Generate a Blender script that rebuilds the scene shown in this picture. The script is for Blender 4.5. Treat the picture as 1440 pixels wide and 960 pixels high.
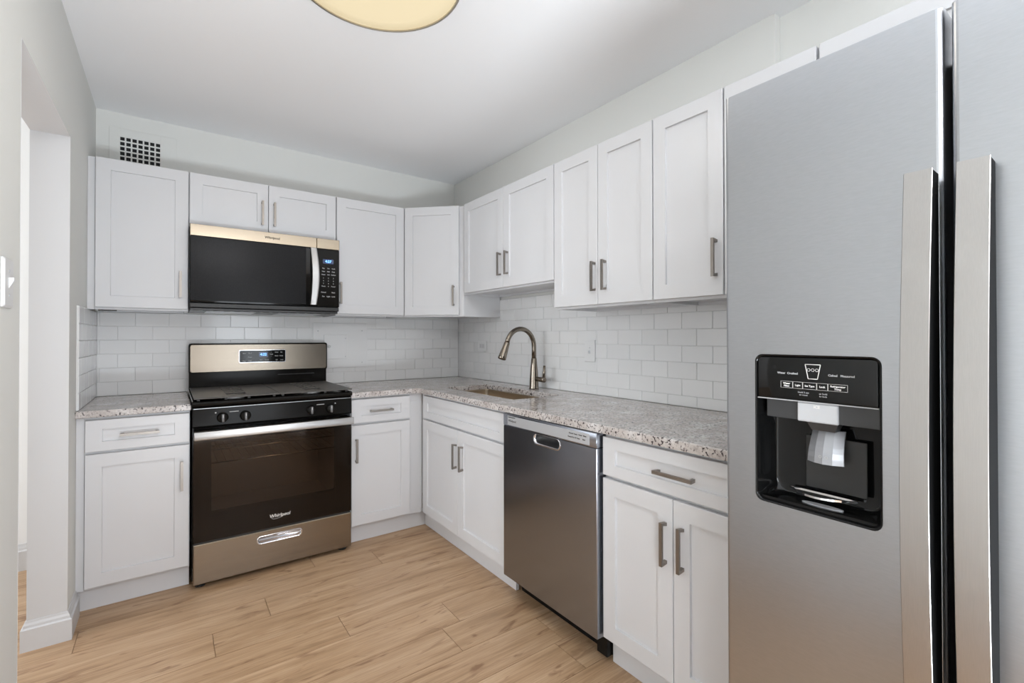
import bpy, bmesh, math, random
from mathutils import Vector, Matrix
for o in list(bpy.data.objects): bpy.data.objects.remove(o)
S = bpy.context.scene
COL = S.collection
PI = math.pi

# ------------------------------------------------------------------ camera, world, lights, exposure
cam = bpy.data.cameras.new('camera'); cam_o = bpy.data.objects.new('camera', cam); COL.objects.link(cam_o)
cam.sensor_width = 36; cam.lens = 36*662.7524/1440; cam.clip_start = .02
cam.shift_y = -(480-468.776)/1440
YAW, PIT, ROL = .628166, .0079379, -.000958
cam_o.location = (-1.91299, -3.37511, 1.20408)
cam_o.rotation_mode = 'XYZ'
cam_o.matrix_world = (Matrix.Translation(cam_o.location) @ Matrix.Rotation(-YAW, 4, 'Z') @
                      Matrix.Rotation(PI/2+PIT, 4, 'X') @ Matrix.Rotation(ROL, 4, 'Z'))
S.camera = cam_o
S.view_settings.view_transform = 'Standard'; S.view_settings.look = 'None'
S.view_settings.gamma = 1; S.view_settings.use_curve_mapping = False
S.view_settings.exposure = 0.14

W = bpy.data.worlds.new('sky'); S.world = W; W.use_nodes = True
bg = W.node_tree.nodes['Background']; bg.inputs[0].default_value = (.80, .90, 1, 1); bg.inputs[1].default_value = 1.2

def area(name, loc, rot, sx, sy, power, color=(1, 1, 1)):
    l = bpy.data.lights.new(name, 'AREA'); l.shape = 'RECTANGLE'; l.size = sx; l.size_y = sy
    l.energy = power; l.color = color
    o = bpy.data.objects.new(name, l); COL.objects.link(o); o.location = loc; o.rotation_euler = rot
    return o
# daylight entering through the glass door behind the photographer, the window of the dining end and the hall window
area('daylight_patio_door', (-.78, -7.55, 1.2), (PI/2, 0, 0), 1.0, 2.1, 33, (.88, .94, 1))
area('daylight_dining_window', (-3.75, -6.1, 1.45), (PI/2, 0, -PI/2), 1.5, 1.3, 84, (.88, .94, 1))
area('daylight_hall_window', (-5.35, -1.0, 1.45), (PI/2, 0, -PI/2), 1.8, 1.5, 79, (.92, .96, 1))
# added fill light under the dining ceiling, without any fixture
area('dining_fill', (-1.3, -5.4, 2.40), (0, 0, 0), .6, .6, 60, (.97, .97, 1))
# added fill light low behind the camera, aimed up to brighten the ceiling
area('ceiling_fill', (-1.6, -4.6, .12), (PI-math.radians(2), 0, 0), 1.0, 1.0, 127, (.82, .915, 1))

# ------------------------------------------------------------------ materials
def new_mat(name):
    m = bpy.data.materials.new(name); m.use_nodes = True
    nt = m.node_tree; b = nt.nodes['Principled BSDF']
    return m, nt, b
def N(nt, t, **k):
    n = nt.nodes.new(t)
    for a, v in k.items(): setattr(n, a, v)
    return n
def srgb(r, g, b):
    f = lambda c: (c/255/12.92) if c/255 <= .04045 else ((c/255+.055)/1.055)**2.4
    return (f(r), f(g), f(b), 1)
def coords(nt, scale=(1, 1, 1), rot=(0, 0, 0)):
    tc = N(nt, 'ShaderNodeNewGeometry'); mp = N(nt, 'ShaderNodeMapping')
    nt.links.new(tc.outputs['Position'], mp.inputs[0]); mp.inputs['Scale'].default_value = scale
    mp.inputs['Rotation'].default_value = rot
    return mp.outputs[0]
def bump(nt, b, h, strength=.1, dist=.001):
    n = N(nt, 'ShaderNodeBump'); n.inputs['Strength'].default_value = strength; n.inputs['Distance'].default_value = dist
    nt.links.new(h, n.inputs['Height']); nt.links.new(n.outputs[0], b.inputs['Normal'])
def ramp(nt, fac, stops):
    r = N(nt, 'ShaderNodeValToRGB'); e = r.color_ramp.elements
    while len(e) < len(stops): e.new(.5)
    for i, (p, c) in enumerate(stops): e[i].position = p; e[i].color = c
    nt.links.new(fac, r.inputs[0]); return r.outputs[0]
def simple(name, col, rough=.5, metal=0, spec=None, noise=0, nscale=60, bumps=0, coat=0):
    m, nt, b = new_mat(name)
    b.inputs['Base Color'].default_value = col; b.inputs['Roughness'].default_value = rough
    b.inputs['Metallic'].default_value = metal
    if spec is not None: b.inputs['Specular IOR Level'].default_value = spec
    if coat: b.inputs['Coat Weight'].default_value = coat; b.inputs['Coat Roughness'].default_value = .03
    if noise or bumps:
        n = N(nt, 'ShaderNodeTexNoise'); n.inputs['Scale'].default_value = nscale; n.inputs['Detail'].default_value = 3
        nt.links.new(coords(nt), n.inputs['Vector'])
        if noise:
            c = ramp(nt, n.outputs[0], [(.3, tuple(x*(1-noise) for x in col[:3])+(1,)), (.7, tuple(min(1, x*(1+noise)) for x in col[:3])+(1,))])
            nt.links.new(c, b.inputs['Base Color'])
        if bumps: bump(nt, b, n.outputs[0], bumps)
    return m
def emit(name, col, s):
    m, nt, b = new_mat(name); b.inputs['Base Color'].default_value = col
    b.inputs['Emission Color'].default_value = col; b.inputs['Emission Strength'].default_value = s
    return m
def metal(name, col, rough, along='H', streak=.06, aniso=.7):
    """brushed sheet metal; brushing lines run horizontally"""
    m, nt, b = new_mat(name)
    b.inputs['Metallic'].default_value = 1; b.inputs['Roughness'].default_value = rough
    b.inputs['Anisotropic'].default_value = aniso
    sc = {'H': (3, 3, 900), 'V': (900, 900, 3), 'S': (60, 60, 420)}[along]
    n = N(nt, 'ShaderNodeTexNoise'); n.inputs['Scale'].default_value = 1; n.inputs['Detail'].default_value = 4
    nt.links.new(coords(nt, sc), n.inputs['Vector'])
    c = ramp(nt, n.outputs[0], [(.3, tuple(x*(1-streak) for x in col[:3])+(1,)), (.7, tuple(min(1, x*(1+streak)) for x in col[:3])+(1,))])
    nt.links.new(c, b.inputs['Base Color'])
    tg = N(nt, 'ShaderNodeTangent', direction_type='RADIAL', axis='Z')
    nt.links.new(tg.outputs[0], b.inputs['Tangent'])
    b.inputs['Anisotropic Rotation'].default_value = .25 if along == 'V' else 0
    bump(nt, b, n.outputs[0], .04, .0005)
    return m

M = {}
M['wall'] = simple('wall_paint', srgb(229, 229, 225), .75, bumps=.05, nscale=90)
M['ceiling'] = simple('ceiling_paint', srgb(248, 248, 249), .85, bumps=.04, nscale=90)
M['taupe'] = simple('reflection_taupe', srgb(112, 98, 86), .7)  # made-up dark tone for the unseen front wall, adds contrast to reflections
M['hall'] = simple('hall_paint', srgb(238, 238, 238), .7)
M['trim'] = simple('trim_paint', srgb(208, 208, 209), .4)
M['cab'] = simple('cabinet_lacquer', srgb(213, 213, 215), .32, noise=.01, nscale=5)
M['white'] = simple('white_plastic', srgb(224, 224, 224), .35)
M['grout'] = simple('grout', srgb(216, 216, 215), .9)
M['nickel'] = metal('brushed_nickel', srgb(146, 140, 134), .38, 'V', .04, .1)
M['faucet'] = simple('faucet_nickel', srgb(138, 129, 118), .22, 1)
M['steel_range'] = metal('range_stainless', srgb(150, 140, 127), .2)  # warm base tint carries the brown reflection of floor and room
M['steel_mw'] = metal('microwave_stainless', srgb(152, 140, 123), .16)  # brown room reflection tinted into the base colour here too
M['steel_dw'] = metal('dishwasher_stainless', srgb(152, 156, 164), .24, 'H', .05, .25)
M['steel_fridge'] = metal('fridge_stainless', srgb(176, 178, 182), .3, 'S', .03, .3)
M['steel_handle'] = metal('handle_stainless', srgb(178, 175, 173), .3, 'V', .03, .5)
M['steel_bar'] = metal('oven_bar_stainless', srgb(196, 195, 194), .38, 'H', .03, .3)
M['sinksteel'] = metal('sink_stainless', srgb(190, 175, 155), .3)
M['chrome'] = simple('chrome', srgb(225, 225, 228), .12, 1)
M['wire'] = simple('rack_wire', srgb(215, 195, 170), .25, 1)
M['black'] = simple('black_enamel', (.010, .009, .008, 1), .14, spec=.12)
M['black_gloss'] = simple('black_gloss', (.005, .005, .005, 1), .06, spec=.3)
M['black_matte'] = simple('black_plastic', (.02, .02, .02, 1), .45)
M['dark_grey'] = simple('dark_grey_plastic', (.035, .035, .036, 1), .35)
M['grip_black'] = simple('grip_black', (.010, .010, .010, 1), .8, spec=.04)
M['paddle'] = simple('paddle_silver', srgb(158, 159, 163), .3, .4)
M['grip_grey'] = simple('knob_grey', (.16, .16, .165, 1), .3, .4)
M['iron'] = simple('cast_iron', (.075, .07, .064, 1), .5, bumps=.3, nscale=400, noise=.15)
M['silver'] = simple('silver_plastic', srgb(196, 197, 200), .3, .35)
M['lettering'] = simple('printed_grey', srgb(176, 176, 176), .5)
M['letter_dark'] = simple('printed_dark', srgb(60, 55, 50), .5)
M['letter_white'] = simple('printed_white', srgb(225, 222, 218), .4)
M['oven_inside'] = simple('oven_enamel', (.42, .35, .29, 1), .35)
M['display_blue'] = emit('display_blue', (.16, .42, 1, 1), 2.2)
M['lcd'] = simple('lcd_window', (.02, .05, .14, 1), .1)
M['shadow_gap'] = simple('duct_shade', (.015, .015, .015, 1), .9)
M['brass'] = simple('brushed_rim', srgb(196, 188, 176), .3, .9)
M['diffuser'] = emit('lamp_diffuser', srgb(250, 232, 190), .62)
M['diffuser'].node_tree.nodes['Principled BSDF'].inputs['Base Color'].default_value = srgb(150, 140, 120)
M['wood_dark'] = simple('walnut', srgb(110, 78, 54), .45, noise=.2, nscale=8)
M['curtain'] = simple('curtain_cloth', srgb(190, 190, 192), .9)

def glass_oven():
    m, nt, b = new_mat('oven_glass')
    b.inputs['Base Color'].default_value = (.02, .014, .01, 1); b.inputs['Roughness'].default_value = .04
    b.inputs['Specular IOR Level'].default_value = .4
    tr = N(nt, 'ShaderNodeBsdfTransparent'); tr.inputs[0].default_value = (.88, .80, .73, 1)
    mx = N(nt, 'ShaderNodeMixShader'); mx.inputs[0].default_value = .36
    out = nt.nodes['Material Output']
    nt.links.new(tr.outputs[0], mx.inputs[1]); nt.links.new(b.outputs[0], mx.inputs[2]); nt.links.new(mx.outputs[0], out.inputs[0])
    return m
M['oven_glass'] = glass_oven()
def mw_glass():
    m, nt, b = new_mat('microwave_glass')
    b.inputs['Base Color'].default_value = (.022, .022, .024, 1); b.inputs['Roughness'].default_value = .2; b.inputs['Specular IOR Level'].default_value = .07
    v = N(nt, 'ShaderNodeTexVoronoi'); v.inputs['Scale'].default_value = 500
    nt.links.new(coords(nt), v.inputs['Vector'])
    c = ramp(nt, v.outputs[0], [(.2, (.010, .010, .011, 1)), (.7, (.022, .022, .023, 1))])
    nt.links.new(c, b.inputs['Base Color'])
    return m
M['mw_glass'] = mw_glass()
def window_glass():
    m, nt, b = new_mat('window_glass')
    tr = N(nt, 'ShaderNodeBsdfTransparent'); gl = N(nt, 'ShaderNodeBsdfGlossy'); gl.inputs['Roughness'].default_value = .02
    mx = N(nt, 'ShaderNodeMixShader'); mx.inputs[0].default_value = .06
    nt.links.new(tr.outputs[0], mx.inputs[1]); nt.links.new(gl.outputs[0], mx.inputs[2])
    nt.links.new(mx.outputs[0], nt.nodes['Material Output'].inputs[0])
    return m
M['window_glass'] = window_glass()

def tile_mat():
    m, nt, b = new_mat('subway_tile')
    at = N(nt, 'ShaderNodeAttribute', attribute_name='pid')
    c = ramp(nt, at.outputs['Fac'], [(0, srgb(226, 226, 226)), (1, srgb(231, 231, 231))])
    nt.links.new(c, b.inputs['Base Color']); b.inputs['Roughness'].default_value = .12
    n = N(nt, 'ShaderNodeTexNoise'); n.inputs['Scale'].default_value = 14; nt.links.new(coords(nt), n.inputs['Vector'])
    bump(nt, b, n.outputs[0], .12, .004)
    return m
M['tile'] = tile_mat()

def granite():
    m, nt, b = new_mat('granite')
    co = coords(nt, (1, 1, 1.0))
    def noise(s, d=4, r=.6):
        n = N(nt, 'ShaderNodeTexNoise'); n.inputs['Scale'].default_value = s; n.inputs['Detail'].default_value = d
        n.inputs['Roughness'].default_value = r; nt.links.new(co, n.inputs['Vector']); return n.outputs[0]
    big = ramp(nt, noise(9), [(.3, srgb(178, 168, 163)), (.5, srgb(200, 193, 189)), (.72, srgb(224, 221, 220))])
    n1 = ramp(nt, noise(75, 5, .7), [(.40, (0, 0, 0, 1)), (.52, (1, 1, 1, 1))])
    mx = N(nt, 'ShaderNodeMix', data_type='RGBA'); mx.inputs['B'].default_value = srgb(160, 150, 146)
    inv = N(nt, 'ShaderNodeInvert'); nt.links.new(n1, inv.inputs['Color'])
    f1 = N(nt, 'ShaderNodeMath', operation='MULTIPLY'); nt.links.new(inv.outputs[0], f1.inputs[0]); f1.inputs[1].default_value = .55
    nt.links.new(big, mx.inputs['A']); nt.links.new(f1.outputs[0], mx.inputs[0])
    # dark mineral specks
    n2 = ramp(nt, noise(105, 3, .5), [(.555, (0, 0, 0, 1)), (.60, (1, 1, 1, 1))])
    n3 = ramp(nt, noise(20, 2), [(.36, (0.2, 0.2, 0.2, 1)), (.52, (1, 1, 1, 1))])
    mm = N(nt, 'ShaderNodeMath', operation='MULTIPLY'); nt.links.new(n2, mm.inputs[0]); nt.links.new(n3, mm.inputs[1])
    mx2 = N(nt, 'ShaderNodeMix', data_type='RGBA'); mx2.inputs['B'].default_value = srgb(66, 58, 60)
    nt.links.new(mx.outputs['Result'], mx2.inputs['A']); nt.links.new(mm.outputs[0], mx2.inputs[0])
    nt.links.new(mx2.outputs['Result'], b.inputs['Base Color']); b.inputs['Roughness'].default_value = .14
    return m
M['granite'] = granite()

def wood_floor():
    m, nt, b = new_mat('oak_planks')
    at = N(nt, 'ShaderNodeAttribute', attribute_name='pid')
    geo = N(nt, 'ShaderNodeNewGeometry')
    off = N(nt, 'ShaderNodeCombineXYZ')
    for i, k in ((0, 37.), (1, 53.), (2, 91.)):
        mu = N(nt, 'ShaderNodeMath', operation='MULTIPLY'); nt.links.new(at.outputs['Fac'], mu.inputs[0]); mu.inputs[1].default_value = k
        nt.links.new(mu.outputs[0], off.inputs[i])
    add = N(nt, 'ShaderNodeVectorMath', operation='ADD'); nt.links.new(geo.outputs['Position'], add.inputs[0]); nt.links.new(off.outputs[0], add.inputs[1])
    def noise(scale, d, r=.6, dist=0):
        mp = N(nt, 'ShaderNodeMapping'); mp.inputs['Scale'].default_value = scale; nt.links.new(add.outputs[0], mp.inputs[0])
        n = N(nt, 'ShaderNodeTexNoise'); n.inputs['Scale'].default_value = 1; n.inputs['Detail'].default_value = d
        n.inputs['Roughness'].default_value = r; n.inputs['Distortion'].default_value = dist
        nt.links.new(mp.outputs[0], n.inputs['Vector']); return n.outputs[0]
    g1 = noise((1.6, 17, 17), 5, .62, .6)
    base = ramp(nt, g1, [(.25, srgb(158, 127, 96)), (.45, srgb(188, 155, 121)), (.6, srgb(200, 168, 135)), (.8, srgb(215, 186, 154))])
    g2 = noise((5, 190, 190), 3, .7)
    fine = ramp(nt, g2, [(.35, (.72, .68, .65, 1)), (.6, (1, 1, 1, 1))])
    mul = N(nt, 'ShaderNodeMix', data_type='RGBA', blend_type='MULTIPLY'); mul.inputs[0].default_value = .8
    nt.links.new(base, mul.inputs['A']); nt.links.new(fine, mul.inputs['B'])
    # knots and dark flecks
    g3 = noise((5.0, 22, 22), 3, .55, .9)
    kn = ramp(nt, g3, [(.60, (0, 0, 0, 1)), (.70, (1, 1, 1, 1))])
    mk = N(nt, 'ShaderNodeMix', data_type='RGBA'); mk.inputs['B'].default_value = srgb(128, 92, 64)
    sc = N(nt, 'ShaderNodeMath', operation='MULTIPLY'); nt.links.new(kn, sc.inputs[0]); sc.inputs[1].default_value = .75
    nt.links.new(mul.outputs['Result'], mk.inputs['A']); nt.links.new(sc.outputs[0], mk.inputs[0])
    # plank to plank tone
    tone = ramp(nt, at.outputs['Fac'], [(0, (.93, .92, .91, 1)), (1, (1.0, 1.0, 1.0, 1))])
    mt = N(nt, 'ShaderNodeMix', data_type='RGBA', blend_type='MULTIPLY'); mt.inputs[0].default_value = 1
    nt.links.new(mk.outputs['Result'], mt.inputs['A']); nt.links.new(tone, mt.inputs['B'])
    nt.links.new(mt.outputs['Result'], b.inputs['Base Color'])
    b.inputs['Roughness'].default_value = .42
    bump(nt, b, g2, .12, .001)
    return m
M['wood'] = wood_floor()

# ------------------------------------------------------------------ geometry helpers
class Frame:
    """u = left to right as seen by someone facing the thing, n = out towards the viewer, z = up"""
    def __init__(s, o, u, n): s.o = Vector(o); s.u = Vector(u).normalized(); s.n = Vector(n).normalized(); s.z = Vector((0, 0, 1))
    def __call__(s, u, n, z): return s.o + s.u*u + s.n*n + s.z*z
BACK = Frame((0, 0, 0), (1, 0, 0), (0, -1, 0))        # u = X, n = -Y
RIGHT = Frame((0, 0, 0), (0, -1, 0), (-1, 0, 0))      # u = -Y, n = -X
LEFT = Frame((-2.24, 0, 0), (0, 1, 0), (1, 0, 0))     # u = Y, n = X+2.24
DIAG = Frame((-.61, -.305, 0), (1, -1, 0), (-1, -1, 0))
WORLD = Frame((0, 0, 0), (1, 0, 0), (0, 1, 0))

def rrect(u0, u1, z0, z1, r, k=4):
    r = max(min(r, (u1-u0)/2-1e-5, (z1-z0)/2-1e-5), 1e-5); out = []
    for cx, cz, a0 in ((u1-r, z1-r, 0), (u0+r, z1-r, 90), (u0+r, z0+r, 180), (u1-r, z0+r, 270)):
        for i in range(k+1):
            a = math.radians(a0+90*i/k); out.append((cx+r*math.cos(a), cz+r*math.sin(a)))
    return out

class MB:
    def __init__(s): s.bm = bmesh.new(); s.pid = s.bm.faces.layers.float.new('pid')
    def merge(s, bm2, smooth=False):
        bmesh.ops.recalc_face_normals(bm2, faces=bm2.faces)
        me = bpy.data.meshes.new('tmp'); 
        for f in bm2.faces: f.smooth = smooth
        bm2.to_mesh(me); bm2.free(); s.bm.from_mesh(me); bpy.data.meshes.remove(me); return s
    def box(s, fr, u0, u1, n0, n1, z0, z1, bev=0, seg=1):
        b = bmesh.new(); v = [b.verts.new(fr(u, n, z)) for u in (u0, u1) for n in (n0, n1) for z in (z0, z1)]
        for q in ((0, 1, 3, 2), (4, 6, 7, 5), (0, 4, 5, 1), (2, 3, 7, 6), (0, 2, 6, 4), (1, 5, 7, 3)): b.faces.new([v[i] for i in q])
        bmesh.ops.recalc_face_normals(b, faces=b.faces)
        if bev: bmesh.ops.bevel(b, geom=list(b.edges), offset=bev, segments=seg, profile=.5, affect='EDGES')
        return s.merge(b, seg > 1)
    def loft(s, loops, cap0=True, cap1=True, smooth=False):
        """loops: lists of world points, same count each, closed rings"""
        b = bmesh.new(); R = [[b.verts.new(p) for p in L] for L in loops]; n = len(R[0])
        for a, c in zip(R, R[1:]):
            for i in range(n):
                j = (i+1) % n
                try: b.faces.new((a[i], a[j], c[j], c[i]))
                except ValueError: pass
        if cap0: b.faces.new(R[0][::-1])
        if cap1: b.faces.new(R[-1])
        return s.merge(b, smooth)
    def prism_n(s, fr, pts, n0, n1, smooth=False):      # polygon in (u,z) extruded along n
        return s.loft([[fr(u, n0, z) for u, z in pts], [fr(u, n1, z) for u, z in pts]], smooth=smooth)
    def prism_u(s, fr, pts, u0, u1, smooth=False):      # polygon in (n,z) extruded along u
        return s.loft([[fr(u0, n, z) for n, z in pts], [fr(u1, n, z) for n, z in pts]], smooth=smooth)
    def prism_z(s, fr, pts, z0, z1, smooth=False):      # polygon in (u,n) extruded along z
        return s.loft([[fr(u, n, z0) for u, n in pts], [fr(u, n, z1) for u, n in pts]], smooth=smooth)
    def tube(s, pts, rad, seg=12, smooth=True, cap=True):
        pts = [Vector(p) for p in pts]; rad = rad if isinstance(rad, (list, tuple)) else [rad]*len(pts)
        t0 = (pts[1]-pts[0]).normalized(); a = t0.orthogonal().normalized(); L = []
        for i, p in enumerate(pts):
            t = ((pts[min(i+1, len(pts)-1)]-pts[max(i-1, 0)])).normalized()
            a = (a - t*a.dot(t)).normalized(); c = t.cross(a)
            L.append([p+(a*math.cos(2*PI*k/seg)+c*math.sin(2*PI*k/seg))*rad[i] for k in range(seg)])
        return s.loft(L, cap, cap, smooth)
    def disc_stack(s, c, axis, prof, seg=24, smooth=True):   # lathe: prof = [(radius, height)] along axis
        axis = Vector(axis).normalized(); a = axis.orthogonal().normalized(); d = axis.cross(a); c = Vector(c)
        return s.loft([[c+axis*h+(a*math.cos(2*PI*k/seg)+d*math.sin(2*PI*k/seg))*max(r, 1e-5) for k in range(seg)] for r, h in prof], smooth=smooth)
    def build(s, name, mat, parent=None, base=None):
        me = bpy.data.meshes.new(name)
        b = base if base is not None else (parent['_base'] if parent is not None and '_base' in parent else (0, 0, 0))
        b = Vector(b)
        bmesh.ops.translate(s.bm, verts=s.bm.verts, vec=-b); s.bm.to_mesh(me); s.bm.free()
        me.materials.append(M[mat]); o = bpy.data.objects.new(name, me); COL.objects.link(o)
        BASE[o.name] = tuple(b)
        if parent is not None: o.parent = parent
        else: o.location = b
        return o
BASE = {}
class Thing:
    pass
def thing(name, label, cat, base, group=None):
    o = bpy.data.objects.new(name, None); COL.objects.link(o); o.location = base; o.empty_display_size = .05
    o['label'] = label; o['category'] = cat
    if group: o['group'] = group
    BASE[o.name] = tuple(base); return o
def part(mb, name, mat, parent):
    return mb.build(name, mat, parent, BASE[parent.name])
def tag(o, label, cat, group=None):
    o['label'] = label; o['category'] = cat
    if group: o['group'] = group
    return o
def struct(mb, name, mat, parent=None):
    o = mb.build(name, mat, parent, (0, 0, 0)) if parent is None else part(mb, name, mat, parent)
    if parent is None: o['kind'] = 'structure'
    return o

def text_mb(lines, fr, mb=None):
    """lines: (string, size, u, n, z, align, shear, extrude)"""
    mb = mb or MB()
    for st, size, u, n, z, al, shear, bold in lines:
        cu = bpy.data.curves.new('t', 'FONT'); cu.body = st; cu.size = size; cu.align_x = al; cu.align_y = 'CENTER'
        cu.shear = shear; cu.extrude = .0003; cu.offset = bold; cu.resolution_u = 2
        o = bpy.data.objects.new('t', cu); COL.objects.link(o)
        dg = bpy.context.evaluated_depsgraph_get(); me = bpy.data.meshes.new_from_object(o.evaluated_get(dg))
        mw = Matrix((fr.u.to_4d(), fr.z.to_4d(), fr.n.to_4d(), Vector((0, 0, 0, 1)))).transposed()
        for i in range(3): mw[3][i] = 0
        mw.translation = fr(u, n, z); me.transform(mw)
        mb.bm.from_mesh(me); bpy.data.meshes.remove(me); bpy.data.objects.remove(o); bpy.data.curves.remove(cu)
    return mb

def text_parts(lines, fr, name, mat, parent, base=None):
    for l in lines: text_mb([l], fr).build(name, mat, parent, base or BASE[parent.name])

# ------------------------------------------------------------------ the setting
ZC = 2.445
random.seed(7)
# plank floor: one mesh, every board laid out
fl = MB()
fl.box(WORLD, -5.3, 1.3, -7.4, .12, -.06, -.004)
known = {0: -.99, 1: -1.554, 2: -1.768, 3: -1.32, 4: -.91}
row = -5; PW = .1725; PL = 1.22; Y0 = -.757
fb = bmesh.new(); pl = fb.faces.layers.float.new('pid')
while True:
    y1 = Y0-PW*row; y0 = y1-PW
    if y1 < -7.3: break
    y1 = min(y1, .12)
    if y1 > y0:
        x = known.get(row, random.uniform(0, PL)-2)
        while x > -5.3: x -= PL
        g = .0011
        while x < 1.3:
            a, c = max(x, -5.3)+g, min(x+PL, 1.3)-g
            if c > a:
                f = fb.faces.new([fb.verts.new(p) for p in ((a, y0+g, 0), (c, y0+g, 0), (c, y1-g, 0), (a, y1-g, 0))])
                f[pl] = random.random()
                vs = list(f.verts)
                lo = [fb.verts.new((v.co.x, v.co.y, -.0039)) for v in vs]
                for i in range(4):
                    q = fb.faces.new((vs[i], vs[(i+1) % 4], lo[(i+1) % 4], lo[i])); q[pl] = f[pl]
            x += PL
    row += 1
me = bpy.data.meshes.new('x'); fb.to_mesh(me); fb.free(); fl.bm.from_mesh(me)
struct(fl, 'floor', 'wood')
mb = MB(); mb.box(WORLD, -5.3, 1.3, -7.4, .3, ZC, ZC+.08); struct(mb, 'ceiling', 'ceiling')
mb = MB(); mb.box(WORLD, -2.24, .12, 0, .12, 0, ZC); struct(mb, 'wall_back', 'wall')
mb = MB()
mb.box(WORLD, 0, .12, -4.0, 0, 0, ZC); struct(mb, 'wall_right', 'wall')
mb = MB(); mb.box(WORLD, -.042, -.0005, -2.515, -.0005, 2.0, ZC, .001); struct(mb, 'trim_1', 'wall')   # furred-out strip above the wall cabinets
# left wall with the doorway
LX0, LX1, DY0, DY1, DZ = -2.355, -2.24, -1.572, -.797, 2.014
mb = MB(); mb.box(WORLD, LX0, LX1, DY1, .12, 0, ZC); mb.box(WORLD, LX0, LX1, -4.0, DY0, 0, ZC); mb.box(WORLD, LX0, LX1, DY0, DY1, DZ, ZC)
struct(mb, 'wall_left', 'wall')
mb = MB(); e = .0012                                              # white painted lining of the opening
mb.box(WORLD, LX0-.001, LX1+.0005, DY1-e, DY1, 0, DZ); mb.box(WORLD, LX0-.001, LX1+.0005, DY0, DY0+e, 0, DZ); mb.box(WORLD, LX0-.001, LX1+.0005, DY0+e, DY1-e, DZ-e, DZ)
struct(mb, 'trim_2', 'trim')
# hall beyond the doorway
mb = MB(); mb.box(WORLD, -5.3, LX0, .105, .225, 0, ZC); struct(mb, 'wall_hall_back', 'hall')
mb = MB()
mb.box(WORLD, -5.3, -5.18, -4.0, -1.9, 0, ZC); mb.box(WORLD, -5.3, -5.18, -.1, .105, 0, ZC)
mb.box(WORLD, -5.3, -5.18, -1.9, -.1, 0, .7); mb.box(WORLD, -5.3, -5.18, -1.9, -.1, 2.2, ZC); struct(mb, 'wall_hall_left', 'wall')
mb = MB(); mb.box(WORLD, -5.3, LX0, -4.12, -4.0, 0, ZC); struct(mb, 'wall_hall_front', 'wall')
# dining end behind the camera
mb = MB(); mb.box(WORLD, .12, 1.2, -4.12, -4.0, 0, ZC); mb.box(WORLD, 1.2, 1.3, -7.3, -4.0, 0, ZC); struct(mb, 'wall_dining_right', 'wall')
mb = MB(); mb.box(WORLD, -3.7, -3.6, -7.3, -6.9, 0, ZC); mb.box(WORLD, -3.7, -3.6, -5.3, -4.12, 0, ZC)
mb.box(WORLD, -3.7, -3.6, -6.9, -5.3, 0, .8); mb.box(WORLD, -3.7, -3.6, -6.9, -5.3, 2.1, ZC); struct(mb, 'wall_dining_left', 'wall')
mb = MB(); mb.box(WORLD, -3.7, -1.28, -7.4, -7.3, 0, ZC); mb.box(WORLD, -.28, 1.3, -7.4, -7.3, 0, ZC); mb.box(WORLD, -1.28, -.28, -7.4, -7.3, 2.25, ZC)
struct(mb, 'wall_front', 'taupe')
def window(n, fr, u0, u1, z0, z1, n0, kind='window'):
    f = MB(); w = .05
    f.box(fr, u0, u0+w, n0-.03, n0+.03, z0, z1); f.box(fr, u1-w, u1, n0-.03, n0+.03, z0, z1)
    f.box(fr, u0+w, u1-w, n0-.03, n0+.03, z0, z0+w); f.box(fr, u0+w, u1-w, n0-.03, n0+.03, z1-w, z1)
    m_ = (u0+u1)/2; f.box(fr, m_-w/2, m_+w/2, n0-.03, n0+.03, z0+w, z1-w)
    o = struct(f, '%s_%d' % (kind, n), 'trim')
    g = MB(); g.box(fr, u0+w, m_-w/2, n0-.003, n0+.003, z0+w, z1-w); g.box(fr, m_+w/2, u1-w, n0-.003, n0+.003, z0+w, z1-w)
    part(g, 'pane', 'window_glass', o)
window(1, Frame((-5.24, 0, 0), (0, 1, 0), (1, 0, 0)), -1.9, -.1, .7, 2.2, 0)
window(2, Frame((-3.65, 0, 0), (0, 1, 0), (1, 0, 0)), -6.9, -5.3, .8, 2.1, 0)
window(1, Frame((0, -7.35, 0), (-1, 0, 0), (0, 1, 0)), .28, 1.28, .0, 2.25, 0, 'door')

# baseboards
def base_prof(h=.112, t=.016): return [(0, 0), (t, 0), (t, h*.74), (t*.62, h*.78), (t*.55, h*.86), (t*.28, h*.93), (t*.2, h), (0, h)]
def baseboard_path(mb, pts, norms, h=.112, t=.016):
    """pts: xy polyline on the wall face; norms: outward xy offset direction at each point (mitred)"""
    pr = base_prof(h, t)
    mb.loft([[Vector((p[0]+q[0]*n, p[1]+q[1]*n, z)) for n, z in pr] for p, q in zip(pts, norms)])
mb = MB()
baseboard_path(mb, [(LX0, .104), (LX0, DY1), (LX1, DY1), (LX1, -.612)], [(-1, 0), (-1, -1), (1, -1), (1, 0)])
struct(mb, 'baseboard_left', 'trim')
mb = MB(); baseboard_path(mb, [(LX1, -3.98), (LX1, DY0), (LX0, DY0), (LX0, -3.98)], [(1, 0), (1, 1), (-1, 1), (-1, 0)]); struct(mb, 'baseboard_left_front', 'trim')
mb = MB(); baseboard_path(mb, [(-5.17, .105), (LX0-.017, .105)], [(0, -1), (0, -1)], .135); struct(mb, 'baseboard_hall', 'trim')

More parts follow.
